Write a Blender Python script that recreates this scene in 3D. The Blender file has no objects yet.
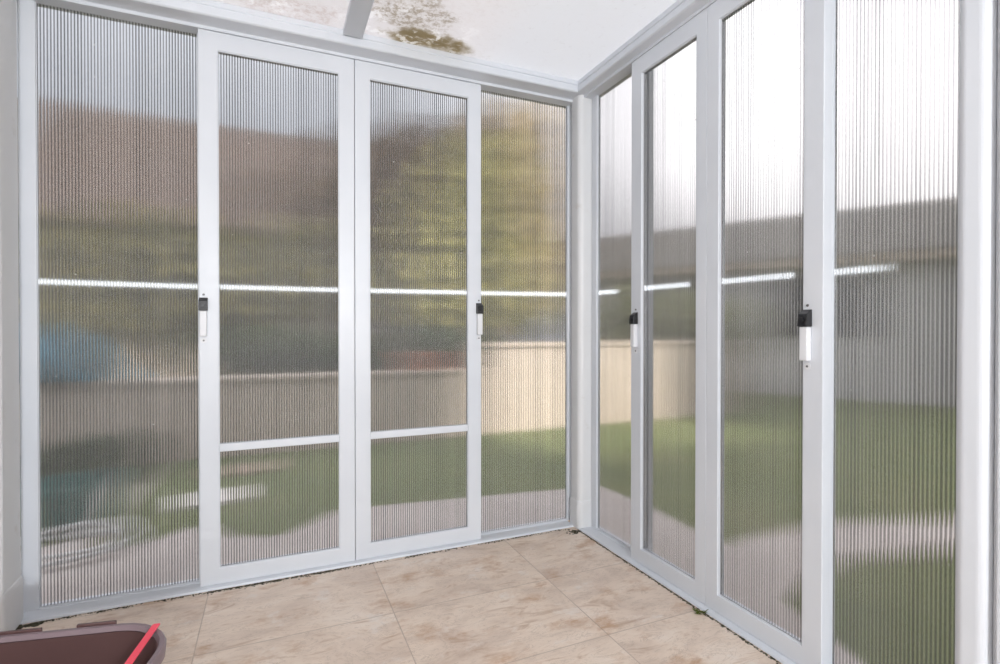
import bpy, bmesh, math, random
from mathutils import Vector, Matrix
R = math.radians
scn = bpy.context.scene
COL = scn.collection
random.seed(7)
F = 0.035            # everything below was surveyed with the floor at -0.035; Z() puts the floor at 0
def Z(z): return z + F

# ------------------------------------------------------------------ materials
class NT:
    def __init__(s, name):
        s.m = bpy.data.materials.new(name); s.m.use_nodes = True
        s.t = s.m.node_tree; s.t.nodes.clear()
        s.out = s.t.nodes.new('ShaderNodeOutputMaterial')
    def n(s, typ, ins=None, **kw):
        nd = s.t.nodes.new(typ)
        for k, v in kw.items(): setattr(nd, k, v)
        for k, v in (ins or {}).items():
            sk = nd.inputs[k]
            if isinstance(v, bpy.types.NodeSocket): s.t.links.new(v, sk)
            else: sk.default_value = v
        return nd
    def math(s, op, a, b=0.0, c=0.0, clamp=False):
        return s.n('ShaderNodeMath', {0: a, 1: b, 2: c}, operation=op, use_clamp=clamp).outputs[0]
    def mix(s, f, a, b, bt='MIX'):
        nd = s.n('ShaderNodeMix', {0: f, 6: a, 7: b}, data_type='RGBA', blend_type=bt)
        return nd.outputs[2]
    def ramp(s, f, stops, interp='LINEAR'):
        nd = s.n('ShaderNodeValToRGB', {0: f}); cr = nd.color_ramp; cr.interpolation = interp
        while len(cr.elements) < len(stops): cr.elements.new(0.5)
        for e, (p, c) in zip(cr.elements, stops):
            e.position = p; e.color = (*c, 1) if len(c) == 3 else c
        return nd.outputs[0]
    def noise(s, vec, scale, detail=4, rough=.55, dist=0.0):
        return s.n('ShaderNodeTexNoise', {'Vector': vec, 'Scale': scale, 'Detail': detail, 'Roughness': rough, 'Distortion': dist}).outputs[0]
    def coord(s, which='Object'): return s.n('ShaderNodeTexCoord').outputs[which]
    def mapv(s, vec, scale=(1,1,1), loc=(0,0,0), rot=(0,0,0)):
        return s.n('ShaderNodeMapping', {0: vec, 1: loc, 2: rot, 3: scale}).outputs[0]
    def smooth(s, v, a, b):
        return s.n('ShaderNodeMapRange', {0: v, 1: a, 2: b, 3: 0.0, 4: 1.0}, interpolation_type='SMOOTHSTEP').outputs[0]
    def bump(s, h, strength=.3, dist=.01):
        return s.n('ShaderNodeBump', {'Height': h, 'Strength': strength, 'Distance': dist}).outputs[0]
    def princ(s, color, rough=.5, normal=None, **ins):
        d = {'Base Color': color, 'Roughness': rough}
        if normal is not None: d['Normal'] = normal
        d.update(ins)
        b = s.n('ShaderNodeBsdfPrincipled', d); s.t.links.new(b.outputs[0], s.out.inputs[0]); return b
    def surf(s, sh): s.t.links.new(sh, s.out.inputs[0])

def c4(*c): return (*c, 1.0)

def simple(name, col, rough=.5, noise_amt=.06, nscale=6, bump=.0, **kw):
    t = NT(name); v = t.coord()
    n = t.noise(v, nscale)
    dark = tuple(x * (1 - noise_amt) for x in col); light = tuple(min(1, x * (1 + noise_amt)) for x in col)
    c = t.ramp(n, [(.3, dark), (.7, light)])
    nb = t.bump(t.noise(v, nscale * 12), bump, .004) if bump else None
    t.princ(c, rough, nb, **kw)
    return t.m

M = {}
# white powder-coated frame
t = NT('white_frame'); v = t.coord()
c = t.ramp(t.noise(v, 2.2, 3), [(.3, (.60, .63, .68)), (.7, (.655, .68, .725))])
t.princ(c, .34, t.bump(t.noise(v, 160, 2), .05, .001)); M['frame'] = t.m
# white post, with a little grime
t = NT('white_post'); v = t.coord()
g = t.smooth(t.noise(v, 9, 5), .62, .74)
c = t.mix(t.math('MULTIPLY', g, .25), c4(.68, .69, .705), c4(.42, .36, .29))
t.princ(c, .4); M['post'] = t.m
M['seal'] = simple('grey_rubber_seal', (.34, .34, .36), .6)
M['black'] = simple('black_plastic', (.012, .012, .014), .35)
M['latch'] = simple('white_plastic', (.69, .70, .73), .35)
M['screw'] = simple('screw_steel', (.12, .12, .12), .4, Metallic=.6)

# twin-wall polycarbonate (ribs are real mesh; the shader carries gloss, web lines and specks)
def polycarb(name, pitch):
    t = NT(name); v = t.coord()
    sx = t.n('ShaderNodeSeparateXYZ', {0: v})
    x = sx.outputs[0]
    ph = t.math('PINGPONG', t.math('DIVIDE', x, pitch), .5)           # 0 at a web, .5 mid flute
    web = t.math('SUBTRACT', 1.0, t.smooth(ph, .08, .26))              # 1 on the web line
    irr = t.noise(t.mapv(v, (26, 1, .25)), 1.0, 2)
    tint = t.mix(t.math('MULTIPLY', web, t.math('MULTIPLY_ADD', irr, 1.1, .25, clamp=True)), c4(.93, .925, .93), c4(.29, .29, .30))
    spk = t.n('ShaderNodeTexVoronoi', {'Vector': v, 'Scale': 16.0, 'Randomness': 1.0})
    rnd = t.n('ShaderNodeSeparateColor', {0: spk.outputs['Color']}).outputs[0]
    spot = t.math('MULTIPLY', t.math('LESS_THAN', spk.outputs['Distance'], .05), t.math('GREATER_THAN', rnd, .8))
    refr = t.n('ShaderNodeBsdfRefraction', {'Color': tint, 'Roughness': .075, 'IOR': 1.5}, distribution='GGX')
    tan = t.n('ShaderNodeCombineXYZ', {0: 0.0, 1: 0.0, 2: 1.0}).outputs[0]
    wide = t.n('ShaderNodeBsdfAnisotropic', {'Color': c4(.95, .96, 1.0), 'Roughness': .20, 'Anisotropy': .96, 'Tangent': tan}, distribution='GGX')
    fr = t.n('ShaderNodeFresnel', {'IOR': 1.5}).outputs[0]
    m1 = t.n('ShaderNodeMixShader', {0: t.math('MULTIPLY', fr, t.math('MULTIPLY_ADD', web, .8, .8), clamp=True), 1: refr.outputs[0], 2: wide.outputs[0]})
    haze = t.n('ShaderNodeBsdfDiffuse', {'Color': c4(.82, .81, .80)})
    hz = t.math('MAXIMUM', t.math('MULTIPLY', spot, .5), t.math('MULTIPLY_ADD', t.noise(v, 3.0, 3), .06, .05))
    m2 = t.n('ShaderNodeMixShader', {0: hz, 1: m1.outputs[0], 2: haze.outputs[0]})
    t.surf(m2.outputs[0]); return t.m
PITCH = 0.0105
M['pane'] = polycarb('ribbed_polycarbonate', PITCH)

# roof sheets: dirty translucent white
t = NT('stained_roof_sheet'); v = t.coord()
xyz = t.n('ShaderNodeSeparateXYZ', {0: v}); X, Y = xyz.outputs[0], xyz.outputs[1]
warp = t.noise(v, 7, 6, .65)
def blob(cx, cy, rx, ry, soft=.5):
    a = t.math('DIVIDE', t.math('SUBTRACT', X, cx), rx); b = t.math('DIVIDE', t.math('SUBTRACT', Y, cy), ry)
    d = t.math('SQRT', t.math('ADD', t.math('MULTIPLY', a, a), t.math('MULTIPLY', b, b)))
    d = t.math('ADD', d, t.math('MULTIPLY_ADD', warp, 2.6, -1.3))
    return t.math('SUBTRACT', 1.0, t.smooth(d, 1 - soft, 1 + soft * .4))
fine = t.noise(v, 46, 6, .7); mid = t.noise(t.mapv(v, (1, 2.2, 1)), 15, 6, .7)
dirt1 = t.math('MULTIPLY', blob(-.86, -.125, .21, .075), t.smooth(mid, .28, .5))
dirt2 = t.math('MULTIPLY', blob(-1.0, -.30, .16, .16), t.math('MULTIPLY', t.smooth(fine, .42, .6), .75))
dirt3 = t.math('MULTIPLY', blob(-1.45, -.15, .22, .12), t.math('MULTIPLY', t.smooth(fine, .40, .62), .55))
white = t.smooth(t.noise(v, 11, 5, .7), .53, .60)
allover = t.math('MULTIPLY', t.smooth(fine, .45, .75), .22)
base = t.mix(allover, c4(.85, .835, .84), c4(.66, .60, .56))
base = t.mix(t.math('MULTIPLY', dirt3, .7), base, c4(.58, .48, .44))
base = t.mix(dirt2, base, c4(.42, .36, .28))
base = t.mix(dirt1, base, c4(.40, .34, .23))
near = t.math('MAXIMUM', blob(-.98, -.22, .34, .2), blob(-1.7, -.15, .3, .14))
base = t.mix(t.math('MULTIPLY', t.math('MULTIPLY', white, near), .9), base, c4(.96, .955, .96))
clear = t.smooth(X, -.75, -.45)
base = t.mix(t.math('MULTIPLY', clear, .8), base, t.mix(t.math('MULTIPLY', t.smooth(fine, .6, .72), .25), c4(.83, .838, .855), c4(.5, .47, .46)))
tr = t.n('ShaderNodeBsdfTranslucent', {'Color': base}); df = t.n('ShaderNodeBsdfDiffuse', {'Color': base})
t.surf(t.n('ShaderNodeMixShader', {0: .40, 1: tr.outputs[0], 2: df.outputs[0]}).outputs[0]); M['roof'] = t.m

# travertine floor tiles
t = NT('travertine_tiles'); v = t.coord()
xyz = t.n('ShaderNodeSeparateXYZ', {0: v}); X, Y = xyz.outputs[0], xyz.outputs[1]
TX, TY = .664, .445
u = t.math('DIVIDE', t.math('ADD', X, .447), TX); w = t.math('DIVIDE', t.math('ADD', Y, .490), TY)
du = t.math('MULTIPLY', t.math('PINGPONG', u, .5), TX); dw = t.math('MULTIPLY', t.math('PINGPONG', w, .5), TY)
joint = t.math('SUBTRACT', 1.0, t.smooth(t.math('MINIMUM', du, dw), .0012, .0028))
cell = t.n('ShaderNodeCombineXYZ', {0: t.math('FLOOR', u), 1: t.math('FLOOR', w), 2: 0.0}).outputs[0]
rnd = t.n('ShaderNodeTexWhiteNoise', {0: cell}, noise_dimensions='3D').outputs[1]
off = t.n('ShaderNodeVectorMath', {0: v, 1: t.n('ShaderNodeVectorMath', {0: rnd, 1: (9, 9, 9)}, operation='MULTIPLY').outputs[0]}, operation='ADD').outputs[0]
cloud = t.noise(t.mapv(off, (1, 1.7, 1)), 3.2, 8, .62, .6)
vein = t.noise(t.mapv(off, (1.0, 3.2, 1), rot=(0, 0, .25)), 4.5, 8, .68, 1.4)
pit = t.noise(v, 60, 4, .7)
col = t.ramp(cloud, [(.26, (.50, .36, .275)), (.40, (.66, .535, .445)), (.54, (.76, .63, .525)), (.72, (.82, .715, .625))])
col = t.mix(t.math('MULTIPLY', t.smooth(vein, .53, .68), .6), col, c4(.43, .27, .17))
line = t.math('SUBTRACT', 1.0, t.smooth(t.math('ABSOLUTE', t.math('SUBTRACT', vein, .47)), .0, .012))
col = t.mix(t.math('MULTIPLY', line, .55), col, c4(.36, .27, .21))
col = t.mix(t.math('MULTIPLY', t.smooth(pit, .6, .72), .3), col, c4(.40, .30, .23))
rust = t.math('MULTIPLY', t.smooth(t.noise(t.mapv(v, (1, 1.5, 1), loc=(3.1, .7, 0)), 4.2, 8, .68), .53, .70), .68)
chalk = t.math('MULTIPLY', t.smooth(t.noise(t.mapv(v, (1, 1.3, 1), loc=(.4, 2.2, 0)), 5.5, 8, .7), .56, .66), .45)
col = t.mix(chalk, col, c4(.80, .75, .71))
col = t.mix(rust, col, c4(.47, .26, .13))
col = t.mix(t.math('MULTIPLY', joint, t.math('MULTIPLY_ADD', cloud, 1.2, -.15, clamp=True)), col, c4(.27, .20, .15))
t.princ(col, .42, t.bump(t.math('SUBTRACT', t.math('MULTIPLY', pit, .3), joint), .25, .003)); M['tile'] = t.m

M['white_wall'] = simple('white_render', (.76, .75, .73), .8, .03, 2, .15)
M['moss'] = simple('moss_and_grime', (.055, .05, .028), .95, .5, 40, .6)
t = NT('lawn_grass'); v = t.coord()
n1 = t.noise(v, 1.3, 5, .6); n2 = t.noise(v, 45, 5, .75)
c = t.ramp(n1, [(.3, (.14, .18, .065)), (.55, (.20, .23, .09)), (.72, (.27, .27, .13))])
c = t.mix(t.math('MULTIPLY', n2, .5), c, c4(.06, .09, .02))
t.princ(c, .9, t.bump(n2, .8, .03)); M['lawn'] = t.m
t = NT('concrete_paving'); v = t.coord()
c = t.ramp(t.noise(v, 1.4, 7, .65), [(.3, (.40, .35, .33)), (.7, (.54, .49, .46))])
c = t.mix(t.math('MULTIPLY', t.smooth(t.noise(v, 50, 4), .55, .7), .3), c, c4(.3, .26, .24))
t.princ(c, .85, t.bump(t.noise(v, 70), .3, .006)); M['paving'] = t.m
t = NT('beige_garden_render'); v = t.coord()
c = t.ramp(t.noise(v, 1.1, 6, .65), [(.3, (.42, .355, .30)), (.7, (.54, .47, .40))])
t.princ(c, .9, t.bump(t.noise(v, 30), .3, .01)); M['gwall'] = t.m
M['house'] = simple('cream_render', (.24, .20, .165), .85, .1, .6, .1)
t = NT('brown_roof_tiles'); v = t.coord()
br = t.n('ShaderNodeTexBrick', {'Vector': v, 'Color1': c4(.038, .028, .024), 'Color2': c4(.06, .043, .035), 'Mortar': c4(.10, .06, .045), 'Scale': 1.0, 'Mortar Size': .03, 'Brick Width': .35, 'Row Height': .3})
c = t.mix(.35, br.outputs[0], t.ramp(t.noise(v, .8, 5), [(.3, (.02, .017, .014)), (.7, (.08, .056, .042))]))
t.princ(c, .8); M['rooftile'] = t.m
M['greywall'] = simple('grey_render', (.60, .585, .60), .85, .12, .7, .1)
M['greyfascia'] = simple('dark_grey_fascia', (.34, .325, .325), .7, .1, 1.0)
M['glass_dark'] = simple('dark_window', (.04, .045, .05), .15)
M['bark'] = simple('bark', (.13, .09, .06), .9, .35, 14, .6)
def leafmat(name, a, b):
    t = NT(name)
    rp = t.n('ShaderNodeNewGeometry').outputs['Random Per Island']
    c = t.ramp(rp, [(0, a), (1, b)])
    tr = t.n('ShaderNodeBsdfTranslucent', {'Color': c}); df = t.n('ShaderNodeBsdfDiffuse', {'Color': c})
    t.surf(t.n('ShaderNodeMixShader', {0: .65, 1: tr.outputs[0], 2: df.outputs[0]}).outputs[0]); return t.m
M['leaf_yellow'] = leafmat('yellow_green_leaves', (.13, .145, .04), (.70, .64, .27))
M['leaf_olive'] = leafmat('olive_leaves', (.045, .055, .018), (.24, .21, .075))
M['leaf_dark'] = leafmat('dark_leaves', (.035, .06, .022), (.10, .13, .055))
M['leaf_beige'] = leafmat('beige_leaves', (.38, .31, .19), (.86, .74, .52))
M['leaf_brown'] = leafmat('brownish_leaves', (.07, .05, .03), (.20, .14, .08))
M['leaf_grey'] = leafmat('grey_green_leaves', (.16, .18, .10), (.30, .30, .20))
M['blue'] = simple('blue_tarpaulin', (.035, .15, .21), .5, .3, 6, .4)
M['teal'] = simple('teal_plastic', (.025, .12, .105), .4, .1)
M['hose'] = simple('pale_hose', (.62, .62, .62), .4)
M['slab'] = simple('pale_slab', (.66, .62, .59), .85, .1, 5, .3)
M['slab_brown'] = simple('brownish_slab', (.34, .26, .20), .85, .1, 5, .3)
M['terracotta'] = simple('terracotta', (.42, .16, .08), .8, .15)
M['soil'] = simple('potting_soil', (.04, .03, .02), .95)
M['tub'] = simple('mauve_brown_plastic', (.095, .050, .048), .38, .08, 5)
M['tubrim'] = simple('mauve_rim_plastic', (.20, .145, .16), .35, .08, 5)
M['pink'] = simple('coral_pink_strap', (.86, .075, .12), .45, .05)
M['weed'] = leafmat('weed_leaves', (.10, .13, .03), (.2, .24, .07))
M['lamp'] = simple('lamp_metal', (.5, .5, .5), .4)

# ------------------------------------------------------------------ mesh helpers
def link(name, bm, mat, parent=None, smooth=False, loc=None, bev=0.0, seg=2):
    me = bpy.data.meshes.new(name)
    bmesh.ops.recalc_face_normals(bm, faces=bm.faces)
    bm.to_mesh(me); bm.free()
    o = bpy.data.objects.new(name, me); COL.objects.link(o)
    me.materials.append(M[mat] if isinstance(mat, str) else mat)
    if smooth:
        for p in me.polygons: p.use_smooth = True
    if loc: o.location = loc
    if parent: o.parent = parent
    if bev:
        b = o.modifiers.new('bevel', 'BEVEL'); b.width = bev; b.segments = seg; b.limit_method = 'ANGLE'; b.angle_limit = R(40)
        b.harden_normals = False
    return o
def box(bm, x0, x1, y0, y1, z0, z1):
    vs = [bm.verts.new(p) for p in [(x0,y0,z0),(x1,y0,z0),(x1,y1,z0),(x0,y1,z0),(x0,y0,z1),(x1,y0,z1),(x1,y1,z1),(x0,y1,z1)]]
    for f in [(0,3,2,1),(4,5,6,7),(0,1,5,4),(1,2,6,5),(2,3,7,6),(3,0,4,7)]: bm.faces.new([vs[i] for i in f])
    return vs
def prism(bm, poly, axis_fn, a, b):
    """poly: 2-D outline; axis_fn(p, t) -> 3-D point; swept from t=a to t=b"""
    v0 = [bm.verts.new(axis_fn(p, a)) for p in poly]; v1 = [bm.verts.new(axis_fn(p, b)) for p in poly]
    n = len(poly)
    bm.faces.new(v0[::-1]); bm.faces.new(v1)
    for i in range(n): bm.faces.new([v0[i], v0[(i+1) % n], v1[(i+1) % n], v1[i]])
def tube(bm, pts, r, n=10, caps=True):
    pts = [Vector(p) for p in pts]; rings = []
    for i, p in enumerate(pts):
        d = (pts[min(i+1, len(pts)-1)] - pts[max(i-1, 0)]).normalized()
        up = Vector((0,0,1)) if abs(d.z) < .9 else Vector((1,0,0))
        a = d.cross(up).normalized(); b = a.cross(d)
        rr = r[i] if isinstance(r, (list, tuple)) else r
        rings.append([bm.verts.new(p + (a*math.cos(2*math.pi*k/n) + b*math.sin(2*math.pi*k/n))*rr) for k in range(n)])
    for A, B in zip(rings, rings[1:]):
        for k in range(n): bm.faces.new([A[k], A[(k+1)%n], B[(k+1)%n], B[k]])
    if caps: bm.faces.new(rings[0][::-1]); bm.faces.new(rings[-1])
def rounded(cx, cy, hx, hy, r, n=6):
    out = []
    for sx, sy, a0 in ((1,1,0),(-1,1,90),(-1,-1,180),(1,-1,270)):
        for k in range(n+1):
            a = R(a0 + 90*k/n); out.append((cx + sx*(hx-r) + r*math.cos(a), cy + sy*(hy-r) + r*math.sin(a)))
    return out
def empty(name, loc, rz=0.0):
    o = bpy.data.objects.new(name, None); COL.objects.link(o); o.location = loc; o.rotation_euler = (0,0,rz); o.empty_display_size = .1
    return o
def tag(o, label=None, cat=None, group=None, kind=None):
    if label: o['label'] = label
    if cat: o['category'] = cat
    if group: o['group'] = group
    if kind: o['kind'] = kind
    return o

# ------------------------------------------------------------------ doors and fixed panels
# Local frame of every unit: x along the wall (from the left as seen from the room), y outwards, z up.
def pane_mesh(w, h, t=.008, amp=.00017):
    bm = bmesh.new(); n = max(8, int(round(w / PITCH * 8)))
    rows = []
    for side in (-1, 1):
        col = []
        for i in range(n+1):
            x = w*i/n; y = side*(t/2 + amp*math.cos(2*math.pi*x/PITCH))
            col.append((bm.verts.new((x, y, 0)), bm.verts.new((x, y, h))))
        rows.append(col)
    f, b = rows
    for i in range(n):
        for fc in ([f[i][0], f[i+1][0], f[i+1][1], f[i][1]], [b[i+1][0], b[i][0], b[i][1], b[i+1][1]],
                   [f[i][1], f[i+1][1], b[i+1][1], b[i][1]], [f[i+1][0], f[i][0], b[i][0], b[i+1][0]]): bm.faces.new(fc)
    bm.faces.new([f[0][0], f[0][1], b[0][1], b[0][0]]); bm.faces.new([f[n][1], f[n][0], b[n][0], b[n][1]])
    bm.normal_update()
    for e in bm.edges:
        if len(e.link_faces) == 2 and e.link_faces[0].normal.dot(e.link_faces[1].normal) < .5: e.smooth = False
    return bm
def pane(root, x0, x1, z0, z1, y):
    bm = pane_mesh(x1-x0, z1-z0)
    o = link('pane', bm, 'pane', root, loc=(x0, y, z0))
    for p in o.data.polygons: p.use_smooth = abs(p.normal.y) > .7
    return o
def mitred_frame(bm, X0, X1, Z0, Z1, x0, x1, z0, z1, y0, y1):
    O = [(X0,Z0),(X1,Z0),(X1,Z1),(X0,Z1)]; I = [(x0,z0),(x1,z0),(x1,z1),(x0,z1)]
    V = [[[bm.verts.new((p[0], y, p[1])) for p in L] for L in (O, I)] for y in (y0, y1)]
    for k in range(4):
        j = (k+1) % 4
        bm.faces.new([V[0][0][k], V[0][0][j], V[0][1][j], V[0][1][k]]); bm.faces.new([V[1][0][j], V[1][0][k], V[1][1][k], V[1][1][j]])
        bm.faces.new([V[0][0][j], V[0][0][k], V[1][0][k], V[1][0][j]]); bm.faces.new([V[0][1][k], V[0][1][j], V[1][1][j], V[1][1][k]])
def bead(bm, x0, x1, z0, z1, y0, y1, w=.004):
    for b in ((x0,x0+w,z0,z1),(x1-w,x1,z0,z1),(x0+w,x1-w,z0,z0+w),(x0+w,x1-w,z1-w,z1)):
        box(bm, b[0], b[1], y0, y1, b[2], b[3])
def latch(root, x, z, d=.022):
    """spring latch: white case, black thumb slide above it, two screws. x: centre, z: foot of the case"""
    bm = bmesh.new(); box(bm, x-.013, x+.013, -d, -.0003, z, z+.105)
    L = link('latch', bm, 'latch', root, bev=.003)
    bm = bmesh.new(); prism(bm, [(-.001,.106),(-.001,.160),(-d*1.1,.146),(-d*1.25,.106)], lambda p, t: (t, p[0], z+p[1]), x-.016, x+.016)
    k = link('thumb_slide', bm, 'black', L, bev=.002); k['label'] = 'black thumb slide'
    bm = bmesh.new(); tube(bm, [(x, -d*1.1, z+.126), (x, -d*1.5, z+.126)], .009, 14)
    link('button', bm, 'black', k, bev=.001)
    for zz in (-.018, .172):
        bm = bmesh.new(); tube(bm, [(x, -.0003, z+zz), (x, -.0035, z+zz)], [.0045, .003], 12)
        link('screw', bm, 'screw', L)
    bm = bmesh.new(); prism(bm, rounded(x, z-.018, .011, .011, .010), lambda p, t: (p[0], t, p[1]), -.0018, -.0002)
    link('screw_tab', bm, 'latch', L)
    return L
def sliding_door(name, origin, rz, width, ls, rs, label, mid=None, latch_x=None, latch_z=Z(1.016)):
    root = empty(name, origin, rz); tag(root, label, 'door', kind='structure')
    T = .038; zb, zt = .012, Z(2.2795); gb, gt = Z(.044), Z(2.204)
    bm = bmesh.new(); mitred_frame(bm, 0, width, zb, zt, ls, width-rs, gb, gt, 0, T); link('frame', bm, 'frame', root, bev=.0025)
    bm = bmesh.new(); bead(bm, ls-.001, width-rs+.001, gb-.001, gt+.001, .010, .0145); link('seal', bm, 'seal', root)
    # glazing bead stepped inside the frame
    bm = bmesh.new(); mitred_frame(bm, ls-.001, width-rs+.001, gb-.001, gt+.001, ls+.003, width-rs-.003, gb+.003, gt-.003, .0045, .0098); link('glazing_bead', bm, 'frame', root)
    if mid:
        bm = bmesh.new(); box(bm, ls, width-rs, .002, T-.004, mid, mid+.034); link('mid_rail', bm, 'frame', root, bev=.004)
        pane(root, ls+.001, width-rs-.001, mid+.030, gt+.004, .021); pane(root, ls+.001, width-rs-.001, gb-.004, mid+.004, .021)
    else:
        pane(root, ls+.001, width-rs-.001, gb-.004, gt+.004, .021)
    if latch_x is not None: latch(root, latch_x, latch_z)
    return root
def fixed_panel(name, origin, rz, width, ls, rs, label, top=Z(2.300), bot=Z(-.018), rail=.006):
    root = empty(name, origin, rz); tag(root, label, 'window', kind='structure')
    bm = bmesh.new(); mitred_frame(bm, 0, width, bot-rail, top+rail, ls, width-rs, bot, top, 0, .030); link('frame', bm, 'frame', root, bev=.0025)
    bm = bmesh.new(); bead(bm, ls-.001, width-rs+.001, bot-.001, top+.001, .009, .0115, .0025); link('seal', bm, 'frame', root)
    pane(root, ls+.0005, width-rs-.0005, bot-.003, top+.003, .017)
    return root

# left-hand wall runs along world x at y = 0 (doors' room faces); outside is +y
sliding_door('door_1', (-1.809, 0, 0), 0, .624, .071, .068, 'left-hand white sliding door with low mid rail, latch on its left stile', mid=Z(.530), latch_x=.017)
sliding_door('door_2', (-1.183, 0, 0), 0, .622, .067, .069, 'white sliding door with low mid rail nearer the room corner, latch on its right stile', mid=Z(.530), latch_x=.609)
fixed_panel('window_1', (-2.402, .046, 0), 0, .64, .053, .055, 'wide fixed ribbed panel at the far left beside the wall post')
fixed_panel('window_2', (-.60, .046, 0), 0, .622, .055, .048, 'narrow fixed ribbed panel just left of the corner post')
# right-hand wall runs along world -y at x = 0; outside is +x  -> local x = -y
RZ = R(-90)
fixed_panel('window_3', (.046, -.082, 0), RZ, .470, .045, .077, 'narrow fixed ribbed panel just right of the corner post')
sliding_door('door_3', (0, -.479, 0), RZ, .460, .072, .055, 'white sliding door without mid rail next to the corner on the right wall', latch_x=.036, latch_z=Z(.962))
sliding_door('door_4', (0, -.940, 0), RZ, .466, .058, .066, 'white sliding door without mid rail farther from the corner, largest latch', latch_x=.416, latch_z=Z(.948))
fixed_panel('window_4', (.046, -1.372, 0), RZ, .375, .028, .016, 'wide fixed ribbed panel at the far right beside the near post')

# ------------------------------------------------------------------ header, sill, posts
def struct(name, bm, mat, label=None, bev=0.0, smooth=False):
    o = link(name, bm, mat, None, smooth, bev=bev); tag(o, label, 'trim' if name.startswith('trim') else name.split('_')[0], kind='structure'); return o
def header_profile(p, drop):
    return [(.09, 2.282), (0, 2.282), (0, 2.296), (-p+.006, 2.299+drop), (-p, 2.304+drop), (-p, 2.334), (-p+.004, 2.336), (-p+.004, 2.340), (-p, 2.342), (-p, 2.362), (-p+.006, 2.366), (.09, 2.366)]
HL = header_profile(.078, 0.0); HR = header_profile(.040, 0.006)
CORNER = [(b[0], a[0], Z((a[1]+b[1])/2)) for a, b in zip(HL, HR)]      # where the two headers meet
def header_left():
    bm = bmesh.new(); pts = [(a, Z(b)) for a, b in HL]
    x0 = -2.62
    A = [bm.verts.new((x0, a, b)) for a, b in pts]; B = [bm.verts.new(q) for q in CORNER]
    n = len(pts); bm.faces.new(A[::-1]); bm.faces.new(B)
    for i in range(n): bm.faces.new([A[i], A[(i+1)%n], B[(i+1)%n], B[i]])
    return bm
def header_right():
    bm = bmesh.new(); pts = [(a, Z(b)) for a, b in HR]
    y1 = -5.2
    A = [bm.verts.new(q) for q in CORNER]; B = [bm.verts.new((a, y1, b)) for a, b in pts]
    n = len(pts); bm.faces.new(A); bm.faces.new(B[::-1])
    for i in range(n): bm.faces.new([A[i], B[i], B[(i+1)%n], A[(i+1)%n]])
    return bm
struct('trim_1', header_left(), 'frame', 'white stepped header rail above the left doors', bev=.0015)
struct('trim_2', header_right(), 'frame', 'white stepped header rail above the right doors', bev=.0015)
SP = [(.09, -.034), (.09, -.018), (.044, -.021), (.040, -.023), (-.004, -.023), (-.022, -.026), (-.026, -.034)]
bm = bmesh.new(); prism(bm, [(a, Z(b)) for a, b in SP], lambda p, t: (t, p[0], p[1]), -2.40, -.03); struct('trim_3', bm, 'frame', 'white floor sill under the left doors', bev=.001)
bm = bmesh.new(); prism(bm, [(a, Z(b)) for a, b in SP], lambda p, t: (p[0], t, p[1]), -1.80, -.03); struct('trim_4', bm, 'frame', 'white floor sill under the right doors', bev=.001)

def post(name, cx, cy, h, r, label, top=Z(2.298), hz=.155):
    bm = bmesh.new(); prism(bm, rounded(cx, cy, h, h, r, 8), lambda p, t: (p[0], p[1], t), .10, top)
    o = struct(name, bm, 'post', label, smooth=False)
    for p in o.data.polygons: p.use_smooth = abs(p.normal.z) < .5
    o.data.set_sharp_from_angle(angle=R(50)) if hasattr(o.data, 'set_sharp_from_angle') else None
    # base socket
    bm = bmesh.new(); hh = h + .005
    secs = [(hh-.004, 0.0), (hh, .004), (hh, hz-.02), (hh-.002, hz-.004), (h+.0005, hz)]
    rings = [[bm.verts.new((p[0], p[1], z)) for p in rounded(cx, cy, a, a, r, 8)] for a, z in secs]
    for A, B in zip(rings, rings[1:]):
        for k in range(len(A)): bm.faces.new([A[k], A[(k+1)%len(A)], B[(k+1)%len(A)], B[k]])
    bm.faces.new(rings[0][::-1]); bm.faces.new(rings[-1])
    link('socket', bm, 'post', o)
    return o
post('trim_5', .028, -.022, .053, .030, 'white corner post with base socket between the two door walls')
post('trim_6', -2.470, -.070, .085, .022, 'white post with base socket at the left edge', hz=.17)
# near post on the right: rounded nose towards the room, groove, next jamb
bm = bmesh.new(); prism(bm, rounded(.02, -1.787, .052, .036, .024, 8), lambda p, t: (p[0], p[1], t), 0, Z(2.298))
o = struct('trim_7', bm, 'frame', 'white rounded post at the right edge')
bm = bmesh.new(); box(bm, -.012, .07, -1.834, -1.824, 0, Z(2.298)); struct('trim_8', bm, 'frame', 'grey-blue shaded groove strip behind the right post')
bm = bmesh.new(); box(bm, -.03, .07, -1.93, -1.8345, 0, Z(2.298)); struct('trim_9', bm, 'frame', 'white jamb cut off by the right edge of the photo', bev=.004)

# roof beam and roof sheets
bm = bmesh.new(); box(bm, -1.243, -1.160, -5.2, -.0785, Z(2.336), Z(2.368)); struct('trim_10', bm, 'frame', 'white roof beam crossing the stained roof', bev=.004)
bm = bmesh.new()
n = 40
box(bm, -2.62, .09, -5.2, .09, Z(2.3685), Z(2.3785)); struct('ceiling', bm, 'roof', 'stained translucent white roof sheets')
bpy.data.objects['ceiling'].data.materials[0] = M['roof']

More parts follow.
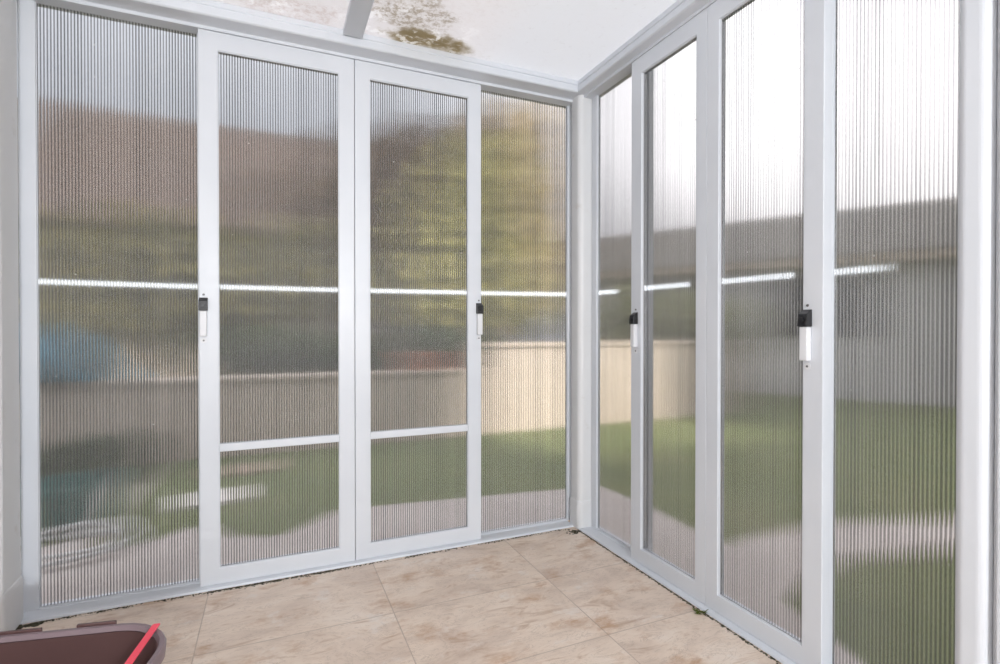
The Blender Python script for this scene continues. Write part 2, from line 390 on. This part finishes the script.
# floor, house walls behind the camera
bm = bmesh.new(); box(bm, -2.62, .10, -5.2, .10, -.05, 0); struct('floor', bm, 'tile', 'beige travertine floor tiles')
bm = bmesh.new(); box(bm, -2.75, -2.62, -5.2, .09, -.1, 5.8); struct('wall_left', bm, 'white_wall', 'white house wall at left')
bm = bmesh.new(); box(bm, -9.0, 3.7, -5.6, -5.2, -.1, 7.2); box(bm, 3.7, 6.6, -5.6, -5.2, -.1, 4.8); box(bm, 6.6, 11.0, -5.6, -5.2, -.1, 7.2); struct('wall_back', bm, 'white_wall', 'white house wall behind, unseen, with added blocks stepped to shade the garden')  # unseen; end blocks and stepped heights added to shape sun on the garden
bm = bmesh.new(); box(bm, -.03, .09, -5.2, -1.931, 0, Z(2.298)); struct('wall_right', bm, 'white_wall', 'white wall beyond the right post')

# moss and dirt in the floor joint along the sills
def moss(name, pts, label):
    bm = bmesh.new()
    for (x, y, s) in pts:
        h = s*random.uniform(.25, .5)
        k = random.randint(5, 7); a0 = random.random()*6
        base = [bm.verts.new((x + s*random.uniform(.6,1.2)*math.cos(a0+2*math.pi*i/k), y + s*random.uniform(.6,1.2)*math.sin(a0+2*math.pi*i/k), .0004)) for i in range(k)]
        top = bm.verts.new((x, y, h))
        for i in range(k): bm.faces.new([base[i], base[(i+1)%k], top])
        bm.faces.new(base[::-1])
    o = link(name, bm, 'moss'); tag(o, label, 'moss', kind='stuff'); return o
pts = []
for i in range(1500):
    x = random.uniform(-2.38, -.08)
    d = .5 + .5*math.sin(x*9.0 + 1) * math.sin(x*23)
    if -1.78 < x < -1.3: d = .9
    if random.random() < d: pts.append((x, -.028 - abs(random.gauss(0, .006)), random.uniform(.002, .0055)))
for i in range(260): pts.append((random.uniform(-1.78, -1.25), -.030-abs(random.gauss(0, .010)), random.uniform(.002, .0045)))
for i in range(30): pts.append((random.uniform(-2.40, -2.30), -.035-random.uniform(0, .02), random.uniform(.006, .014)))
moss('moss', pts, 'dark moss line along the foot of the left doors')
pts = [(-.028 - abs(random.gauss(0, .005)), random.uniform(-1.75, -.06), random.uniform(.002, .0045)) for i in range(1000)]
pts += [(random.gauss(-.055, .02), random.gauss(-.085, .012), random.uniform(.004, .010)) for i in range(40)]
moss('moss', pts, 'dark moss line along the foot of the right doors')
# little weed in the joint by the right doors
bm = bmesh.new()
for i in range(26):
    a = random.uniform(0, 2*math.pi); L = random.uniform(.012, .032); d = Vector((math.cos(a), math.sin(a), random.uniform(.15, .7)))
    s = Vector((-math.sin(a), math.cos(a), 0))*.0035; b = Vector((random.gauss(0,.006), random.gauss(0,.008), .001))
    v = [bm.verts.new(q) for q in (b, b+d*L*.5+s, b+d*L, b+d*L*.5-s)]; bm.faces.new(v)
o = link('weed', bm, 'weed', loc=(-.042, -.955, 0)); tag(o, 'tiny green weed growing from the floor joint under the right doors', 'weed')

# ------------------------------------------------------------------ plastic tub
def tub():
    root = empty('storage_tub', (-1.7214, -1.0378, 0), R(-12)); tag(root, 'open mauve-brown plastic tub with a coral pink strap, bottom left corner', 'tub')
    W, D, H = .60, .46, .40            # local: x from -W..0, y from -D..0 (corner at the far right)
    def ring(bm, inset, z, r):
        return [bm.verts.new((p[0], p[1], z)) for p in rounded(-W/2, -D/2, W/2-inset, D/2-inset, r, 7)]
    def loft(bm, rings):
        for A, B in zip(rings, rings[1:]):
            for k in range(len(A)): bm.faces.new([A[k], A[(k+1)%len(A)], B[(k+1)%len(A)], B[k]])
    bm = bmesh.new()
    rs = [ring(bm, .050, .002, .09), ring(bm, .046, .008, .095), ring(bm, .012, H-.012, .13), ring(bm, .016, H-.012, .126), ring(bm, .050, .012, .09)]
    loft(bm, rs); bm.faces.new(rs[0][::-1]); bm.faces.new(rs[-1])
    o = link('body', bm, 'tub', root, smooth=True); o.data.set_sharp_from_angle(angle=R(40))
    bm = bmesh.new()
    rs = [ring(bm, .0125, H-.030, .13), ring(bm, .001, H-.028, .14), ring(bm, -.001, H-.006, .141), ring(bm, .003, H, .137), ring(bm, .012, H, .128), ring(bm, .0165, H-.010, .124), ring(bm, .0115, H-.011, .13)]
    loft(bm, rs + [rs[0]]); o = link('rim', bm, 'tubrim', root, smooth=True); o.data.set_sharp_from_angle(angle=R(40)); o['label'] = 'paler mauve rim'
    for x0, x1 in ((-.55, -.47), (-.42, -.30), (-.23, -.15)):
        bm = bmesh.new(); box(bm, x0, x1, -.0005, .007, H-.022, H+.005); link('rim_clip', bm, 'tub', root, bev=.002)
    # strap stretched flat across the corner of the opening
    bm = bmesh.new(); Mi = (Matrix.Translation((-1.7214, -1.0378, 0)) @ Matrix.Rotation(R(-12), 4, 'Z')).inverted()
    a = Mi @ Vector((-1.779, -1.062, H+.003)); b = a + (Mi @ Vector((-1.801, -1.197, H+.003)) - a)*2.75; s = (b-a).cross(Vector((0,0,1))).normalized()*.0075
    P = [a-s, a+s, b+s, b-s]; prism(bm, P, lambda p, t: (p.x, p.y, p.z+t), 0, .004)
    prism(bm, [a-s, a+s, a+s*.9+(a-b).normalized()*.005, a-s*.9+(a-b).normalized()*.005], lambda p, t: (p.x, p.y, p.z+t-.001), 0, .004)
    st = link('strap', bm, 'pink', root, bev=.0012); st['label'] = 'coral pink strap'
tub()

# ------------------------------------------------------------------ garden
G = -.065
bm = bmesh.new(); box(bm, -9, 14, -1.0, 16, G-.2, G); box(bm, .10, 14, -6, -1.0, G-.2, G); o = struct('lawn', bm, 'lawn', 'green lawn outside the panels')
def poly_slab(name, pts, z, mat, label, th=.03):
    bm = bmesh.new(); prism(bm, pts, lambda p, t: (p[0], p[1], t), z-th, z); return struct(name, bm, mat, label, bev=.004)
poly_slab('path', [(-2.4, .11), (.12, .11), (.12, -2.6), (.22, -2.6), (.25, -1.5), (.42, -.95), (.62, -.60), (.66, .2), (.62, .66), (0, .76), (-.8, .86), (-1.15, .91), (-1.5, .60), (-1.75, .72), (-1.92, .98), (-2.13, .80), (-2.36, .68), (-2.42, 1.42), (-2.47, 2.7), (-2.75, 2.75), (-2.72, 1.8), (-2.55, .95), (-3.2, .8), (-3.2, .11)], G+.022, 'paving', 'pale concrete path around the panels')
poly_slab('path_branch', [(.45, -.55), (.42, -.96), (.75, -.86), (1.04, -.80), (1.65, -.96), (3.2, -1.35), (4.5, -1.6), (4.5, -1.35), (2.3, -.78), (1.45, -.45), (.75, -.42)], G+.021, 'paving', 'pale paved strip crossing the lawn at right')
bm = bmesh.new(); box(bm, -8, .55, 2.78, 2.98, G-.1, .60); box(bm, -8, .55, 2.75, 3.01, .60, .645); struct('garden_wall', bm, 'gwall', 'low left stretch of the beige garden wall', bev=.008)
bm = bmesh.new(); box(bm, .551, 4.3, 2.78, 2.98, G-.1, .87); box(bm, .52, 4.33, 2.75, 3.01, .87, .92); struct('garden_wall', bm, 'gwall', 'taller stretch of the beige garden wall beyond the corner post', bev=.008)

def leaves(bm, blobs, n, size):
    tot = sum(b[3]*b[4]*b[5] for b in blobs)
    for (cx, cy, cz, rx, ry, rz) in blobs:
        for i in range(int(n*rx*ry*rz/tot)):
            while True:
                p = Vector((random.uniform(-1,1), random.uniform(-1,1), random.uniform(-1,1)))
                if .25 < p.length < 1: break
            c = Vector((cx + p.x*rx, cy + p.y*ry, cz + p.z*rz))
            d = Vector((random.gauss(0,1), random.gauss(0,1), random.gauss(0,.7))).normalized()
            e = d.cross(Vector((random.gauss(0,1), random.gauss(0,1), random.gauss(0,1)))).normalized()
            L = size*random.uniform(.6, 1.4)
            v = [bm.verts.new(c + q) for q in (-d*L, e*L*.45 - d*L*.1, d*L, -e*L*.45 - d*L*.1)]
            bm.faces.new(v)
def tree(name, x, y, blobs, mat, n, size, label, cat, group=None, trunk=None):
    root = empty(name, (x, y, G)); tag(root, label, cat, group)
    bm = bmesh.new(); leaves(bm, blobs, n, size); link('foliage', bm, mat, root)
    bm = bmesh.new(); h = trunk or min(b[2] for b in blobs)
    tube(bm, [(0,0,-.02), (.03,.01,h*.5), (-.02,.03,h), (.02, 0, h*1.35)], [.07*h**.5, .055*h**.5, .045*h**.5, .02], 9)
    for a in range(4):
        b = random.choice(blobs); tube(bm, [(-.02,.03,h*.85), (b[0]*.5, b[1]*.5, (h+b[2])/2), (b[0]*.9+.1*math.cos(a*2), b[1]+.1*math.sin(a*2), b[2]+b[5]*.3)], [.03, .02, .008], 6)
    link('trunk', bm, 'bark', root); return root
tree('tree', 1.15, 4.75, [(0,0,2.2,1.05,.8,1.1), (-.55,-.1,1.7,.7,.6,.7), (.2,0,3.3,.6,.6,.8), (.65,-.1,1.5,.5,.6,.6), (-.3,.1,2.9,.6,.6,.6), (.1,0,2.6,.8,.6,1.3)], 'leaf_yellow', 6500, .10, 'yellow-green tree behind the garden wall, left of the corner post', 'tree', trunk=1.3)
tree('tree', -2.0, 4.6, [(0,0,1.5,1.0,.8,.75), (-.8,.1,1.9,.7,.6,.7), (.8,.1,1.9,.6,.6,.7)], 'leaf_olive', 4200, .09, 'olive green bushy tree behind the garden wall, seen through the left sliding door', 'tree', trunk=.9)
tree('tree', -3.9, 6.4, [(0,0,1.5,1.3,.8,.9), (1.0,0,1.9,.9,.6,.9), (-1.0,.1,2.0,1.0,.7,.9)], 'leaf_olive', 4200, .075, 'olive green bushy tree behind the garden wall at the far left', 'tree', trunk=.9)
tree('tree', 2.7, 6.3, [(0,0,3.5,1.1,.6,1.6), (-.2,0,2.2,.9,.5,1.2), (.4,0,2.4,.8,.5,1.2), (.1,0,4.7,.9,.5,.7)], 'leaf_beige', 6500, .12, 'pale beige-green tall tree nearest the corner post, behind the yellow-green tree', 'tree', trunk=2.0)
tree('tree', .9, 8.4, [(0,0,4.0,1.8,1.2,1.3), (-1.5,0,3.3,1.3,1.0,1.0), (1.2,.2,4.8,1.3,1.0,1.0)], 'leaf_brown', 4200, .12, 'brownish tall tree in front of the brown roofed house', 'tree', trunk=2.4)
tree('shrub', -1.6, 3.42, [(0,0,.78,.75,.26,.42), (.7,0,.74,.5,.26,.35)], 'leaf_dark', 2600, .055, 'dark green shrub just behind the garden wall, below the olive tree', 'shrub', trunk=.5)
tree('shrub', -3.55, 3.45, [(0,0,.8,.95,.26,.55), (.5,0,1.0,.5,.25,.4)], 'leaf_olive', 3000, .055, 'olive shrub just behind the garden wall, beside the blue tarpaulin', 'shrub', trunk=.5)
tree('shrub', .35, 3.40, [(0,0,.8,.6,.28,.4), (-.35,0,.85,.3,.25,.3)], 'leaf_dark', 1900, .055, 'dark green shrub just behind the garden wall, beside the terracotta trough', 'shrub', trunk=.5)
tree('shrub', 3.95, 3.7, [(0,0,1.2,.9,.5,.6), (1.0,0,1.1,.8,.5,.6), (-.75,0,1.2,.6,.5,.6)], 'leaf_grey', 3200, .06, 'grey-green shrub behind the garden wall, in front of the grey building', 'shrub', trunk=.6)
tree('shrub', -2.95, 2.15, [(.1,0,.16,.40,.3,.16), (-.5,-.1,.15,.40,.3,.15), (.3,.15,.2,.28,.22,.18)], 'leaf_dark', 2200, .045, 'low dark green shrub at the edge of the lawn, bottom of the far left panel', 'shrub', trunk=.15)

# neighbouring house with a brown tiled roof
H0 = empty('house', (-1.2, 11.0, G)); tag(H0, 'neighbouring house with cream walls under a brown tiled roof, seen through the left doors', 'house')
bm = bmesh.new(); box(bm, -6, 5.4, 0, 6, 0, 3.35); link('wall', bm, 'house', H0)
bm = bmesh.new(); prism(bm, [(-.5, 3.25), (3.0, 6.6), (6.5, 3.25), (6.5, 3.4), (3.0, 6.78), (-.5, 3.4)], lambda p, t: (t, p[0], p[1]), -6.4, 5.8); link('roof', bm, 'rooftile', H0)
bm = bmesh.new(); prism(bm, [(0, 3.2), (6, 3.2), (3, 6.5)], lambda p, t: (t, p[0], p[1]), 5.1, 5.3); link('gable', bm, 'house', H0); bm = bmesh.new(); prism(bm, [(0, 3.2), (6, 3.2), (3, 6.5)], lambda p, t: (t, p[0], p[1]), -5.9, -5.7); link('gable', bm, 'house', H0)
for x in (-4.0, -.5, 3.0):
    bm = bmesh.new(); box(bm, x-.6, x+.6, -.04, .05, 1.1, 2.4); wn = link('window', bm, 'glass_dark', H0)
    bm = bmesh.new(); mitred_frame(bm, x-.68, x+.68, 1.02, 2.48, x-.6, x+.6, 1.1, 2.4, -.07, .02); link('window_frame', bm, 'white_wall', wn)
# grey flat-roofed building on the right
A = Vector((4.30, 7.25, 0)); B = Vector((8.6, -.45, 0)); d = (B-A).normalized(); ang = math.atan2(d.y, d.x); L = (B-A).length
H1 = empty('outbuilding', (A.x, A.y, G), ang); tag(H1, 'long grey flat-roofed building with a deep dark fascia, seen through the right panels', 'building')
bm = bmesh.new(); box(bm, 0, L, 0.25, 4, 0, 2.45); link('wall', bm, 'greywall', H1)
bm = bmesh.new(); box(bm, -.3, L+.3, 0, 4.3, 2.30, 3.02); link('fascia', bm, 'greyfascia', H1, bev=.02)
bm = bmesh.new(); box(bm, -.2, L+.2, .02, .26, 2.17, 2.2995); link('eave_strip', bm, 'gwall', H1)
for x in (2.2, 4.6):
    bm = bmesh.new(); box(bm, x-.5, x+.5, .21, .3, 1.0, 2.0); wn = link('window', bm, 'glass_dark', H1)
bm = bmesh.new(); box(bm, 6.6, 7.5, .21, .3, 0, 2.05); link('side_door', bm, 'greyfascia', H1)

# tarpaulin lying over the wall
bm = bmesh.new(); nx, ny = 26, 14
gv = []
for i in range(nx):
    row = []
    for j in range(ny):
        u = i/(nx-1); w = j/(ny-1)
        x = -3.65 + 1.0*u; y = 2.70 + .34*w
        hgt = .46*math.sin(math.pi*min(1, u*1.05)**.7)*(math.sin(math.pi*w)**.5) + .03*math.sin(u*17+w*5)*math.sin(math.pi*w)
        z = .652 + max(0.004, hgt)
        pass
        row.append(bm.verts.new((x, y, z)))
    gv.append(row)
for i in range(nx-1):
    for j in range(ny-1): bm.faces.new([gv[i][j], gv[i+1][j], gv[i+1][j+1], gv[i][j+1]])
o = link('tarpaulin', bm, 'blue', smooth=True); s = o.modifiers.new('solid', 'SOLIDIFY'); s.thickness = .006; s.offset = 1
tag(o, 'crumpled blue tarpaulin lying on the garden wall, seen through the far left panel', 'tarpaulin')
# teal tub and a loop of pale hose by the path
def pot(name, x, y, z, r0, r1, h, mat, label, cat, soil=None, seg=28, sx=1.0):
    root = empty(name, (x, y, z)); tag(root, label, cat)
    prof = [(0, 0), (r0, 0), (r1-.012, h-.045), (r1+.008, h-.045), (r1+.010, h), (r1-.012, h), (r1-.02, h-.05), (r0-.012, .02), (0, .02)]
    bm = bmesh.new(); rings = []
    for rr, zz in prof: rings.append([bm.verts.new((max(rr,.0005)*math.cos(2*math.pi*k/seg)*sx, max(rr,.0005)*math.sin(2*math.pi*k/seg), zz)) for k in range(seg)])
    for P, Q in zip(rings, rings[1:]):
        for k in range(seg): bm.faces.new([P[k], P[(k+1)%seg], Q[(k+1)%seg], Q[k]])
    o = link('body', bm, mat, root, smooth=True); o.data.set_sharp_from_angle(angle=R(35))
    if soil:
        bm = bmesh.new(); bmesh.ops.create_circle(bm, cap_ends=True, radius=r1-.022, segments=seg)
        for q in bm.verts: q.co.x *= sx; q.co.z = h-.05
        link('soil', bm, soil, root)
    return root
pot('garden_tub', -2.62, 1.30, G+.022, .17, .23, .24, 'teal', 'round teal plastic tub on the path, low in the far left panel', 'tub')
bm = bmesh.new(); pts = []
for i in range(70):
    a = 2*math.pi*i/30; r = .27 + .02*math.sin(i*.7); pts.append((-2.50 + r*math.cos(a)*1.15, .80 + r*math.sin(a)*.8, G+.034 + .0035*i*.2 + (.012 if i > 30 else 0)))
tube(bm, pts, .011, 8); o = link('garden_hose', bm, 'hose', smooth=True); tag(o, 'coil of pale garden hose lying on the path, bottom of the far left panel', 'hose')
for (x, y, a, lab) in ((-1.90, 1.50, .1, 'large pale stepping slab in the lawn, seen on both sides of the stile with the left latch'), (-1.74, 2.20, .2, 'brownish stepping slab in the lawn nearest the garden wall')):
    bm = bmesh.new(); prism(bm, rounded(0, 0, .20, .15, .03, 3), lambda p, t: (p[0], p[1], t), -.02, .028)
    o = link('stepping_slab', bm, 'slab' if y < 2 else 'slab_brown', loc=(x, y, G), bev=.006); o.rotation_euler.z = a; tag(o, lab, 'slab', 'stepping slabs in the lawn')
pot('planter', -.06, 2.88, .645, .085, .10, .19, 'terracotta', 'wide terracotta trough on the garden wall', 'planter', soil='soil', sx=2.4)

# ------------------------------------------------------------------ light
W = bpy.data.worlds.new('overcast'); scn.world = W; W.use_nodes = True
wt = W.node_tree; wt.nodes.clear()
def wn(typ, ins=None, **kw):
    nd = wt.nodes.new(typ)
    for k, v in kw.items(): setattr(nd, k, v)
    for k, v in (ins or {}).items():
        if isinstance(v, bpy.types.NodeSocket): wt.links.new(v, nd.inputs[k])
        else: nd.inputs[k].default_value = v
    return nd
tc = wn('ShaderNodeTexCoord')
nrm = wn('ShaderNodeVectorMath', {0: tc.outputs['Generated']}, operation='NORMALIZE').outputs[0]
sd = Vector((.93, .05, .36)).normalized()
dt = wn('ShaderNodeVectorMath', {0: nrm, 1: tuple(sd)}, operation='DOT_PRODUCT').outputs['Value']
lobe = wn('ShaderNodeMapRange', {0: dt, 1: .35, 2: .95, 3: 0.0, 4: 1.0}, interpolation_type='SMOOTHSTEP').outputs[0]
zz = wn('ShaderNodeSeparateXYZ', {0: nrm}).outputs[2]
zen = wn('ShaderNodeMapRange', {0: zz, 1: .25, 2: 1.0, 3: 0.0, 4: 1.0}, interpolation_type='SMOOTHSTEP').outputs[0]
cl = wn('ShaderNodeTexNoise', {'Vector': nrm, 'Scale': 3.0, 'Detail': 4.0}).outputs[0]
skyc = wn('ShaderNodeMix', {0: lobe, 6: (.42, .45, .50, 1), 7: (1.9, 1.85, 1.85, 1)}, data_type='RGBA').outputs[2]
low = wn('ShaderNodeMapRange', {0: zz, 1: .10, 2: .34, 3: .50, 4: 1.0}, interpolation_type='SMOOTHSTEP').outputs[0]
skyc = wn('ShaderNodeMix', {0: 1.0, 6: skyc, 7: low}, data_type='RGBA', blend_type='MULTIPLY').outputs[2]
skyc = wn('ShaderNodeMix', {0: zen, 6: skyc, 7: (1.55, 1.58, 1.65, 1)}, data_type='RGBA').outputs[2]
st = wn('ShaderNodeMapRange', {0: cl, 1: .3, 2: .7, 3: .85, 4: 1.15}).outputs[0]
st = wn('ShaderNodeMath', {0: st, 1: 1.4}, operation='MULTIPLY').outputs[0]
bg = wn('ShaderNodeBackground', {0: skyc, 1: st}); wo = wn('ShaderNodeOutputWorld', {0: bg.outputs[0]})

def area(name, loc, target, sx, sy, power, col=(1,1,1), spread=180):
    l = bpy.data.lights.new(name, 'AREA'); l.shape = 'RECTANGLE'; l.size = sx; l.size_y = sy; l.energy = power; l.color = col; l.spread = R(spread)
    o = bpy.data.objects.new(name, l); COL.objects.link(o); o.location = loc
    o.rotation_euler = (Vector(target)-Vector(loc)).to_track_quat('-Z', 'Y').to_euler(); return o
# added soft fill from behind the camera to brighten the room; no opening there
area('fill_light', (-1.3, -5.1, 1.35), (-1.3, 0, 1.2), 2.2, 1.7, 30, (.95, .97, 1))
# small bright wall lamp whose glint runs along the ribs
area('wall_lamp', (-1.37, -5.05, Z(1.574)), (-1.0, 0, 1.2), .55, .055, 80, (.93, .97, 1))
# soft sun from over the house, reaching the far side of the garden
sl = bpy.data.lights.new('sun', 'SUN'); sl.energy = 9.0; sl.angle = R(4); sl.color = (1, .945, .83)
so = bpy.data.objects.new('sun', sl); COL.objects.link(so); so.rotation_euler = Vector((-.35, .85, -.62)).to_track_quat('-Z', 'Y').to_euler()

# ------------------------------------------------------------------ camera
cd = bpy.data.cameras.new('camera'); cam = bpy.data.objects.new('camera', cd); COL.objects.link(cam)
yaw, pit, rol = R(23.5466), R(-.4493), R(.009)
fw = Vector((math.sin(yaw)*math.cos(pit), math.cos(yaw)*math.cos(pit), math.sin(pit))); rt = Vector((math.cos(yaw), -math.sin(yaw), 0)); up = rt.cross(fw)
cam.matrix_world = Matrix(((rt.x, up.x, -fw.x, -1.53347), (rt.y, up.y, -fw.y, -2.47027), (rt.z, up.z, -fw.z, Z(1.05)), (0,0,0,1)))
cd.sensor_fit = 'HORIZONTAL'; cd.sensor_width = 36; cd.lens = 523.232*36/1000; cd.clip_start = .02; cd.clip_end = 200
scn.camera = cam
vs = scn.view_settings; vs.view_transform = 'Standard'; vs.look = 'None'; vs.exposure = 0.15; vs.gamma = 1; vs.use_curve_mapping = False
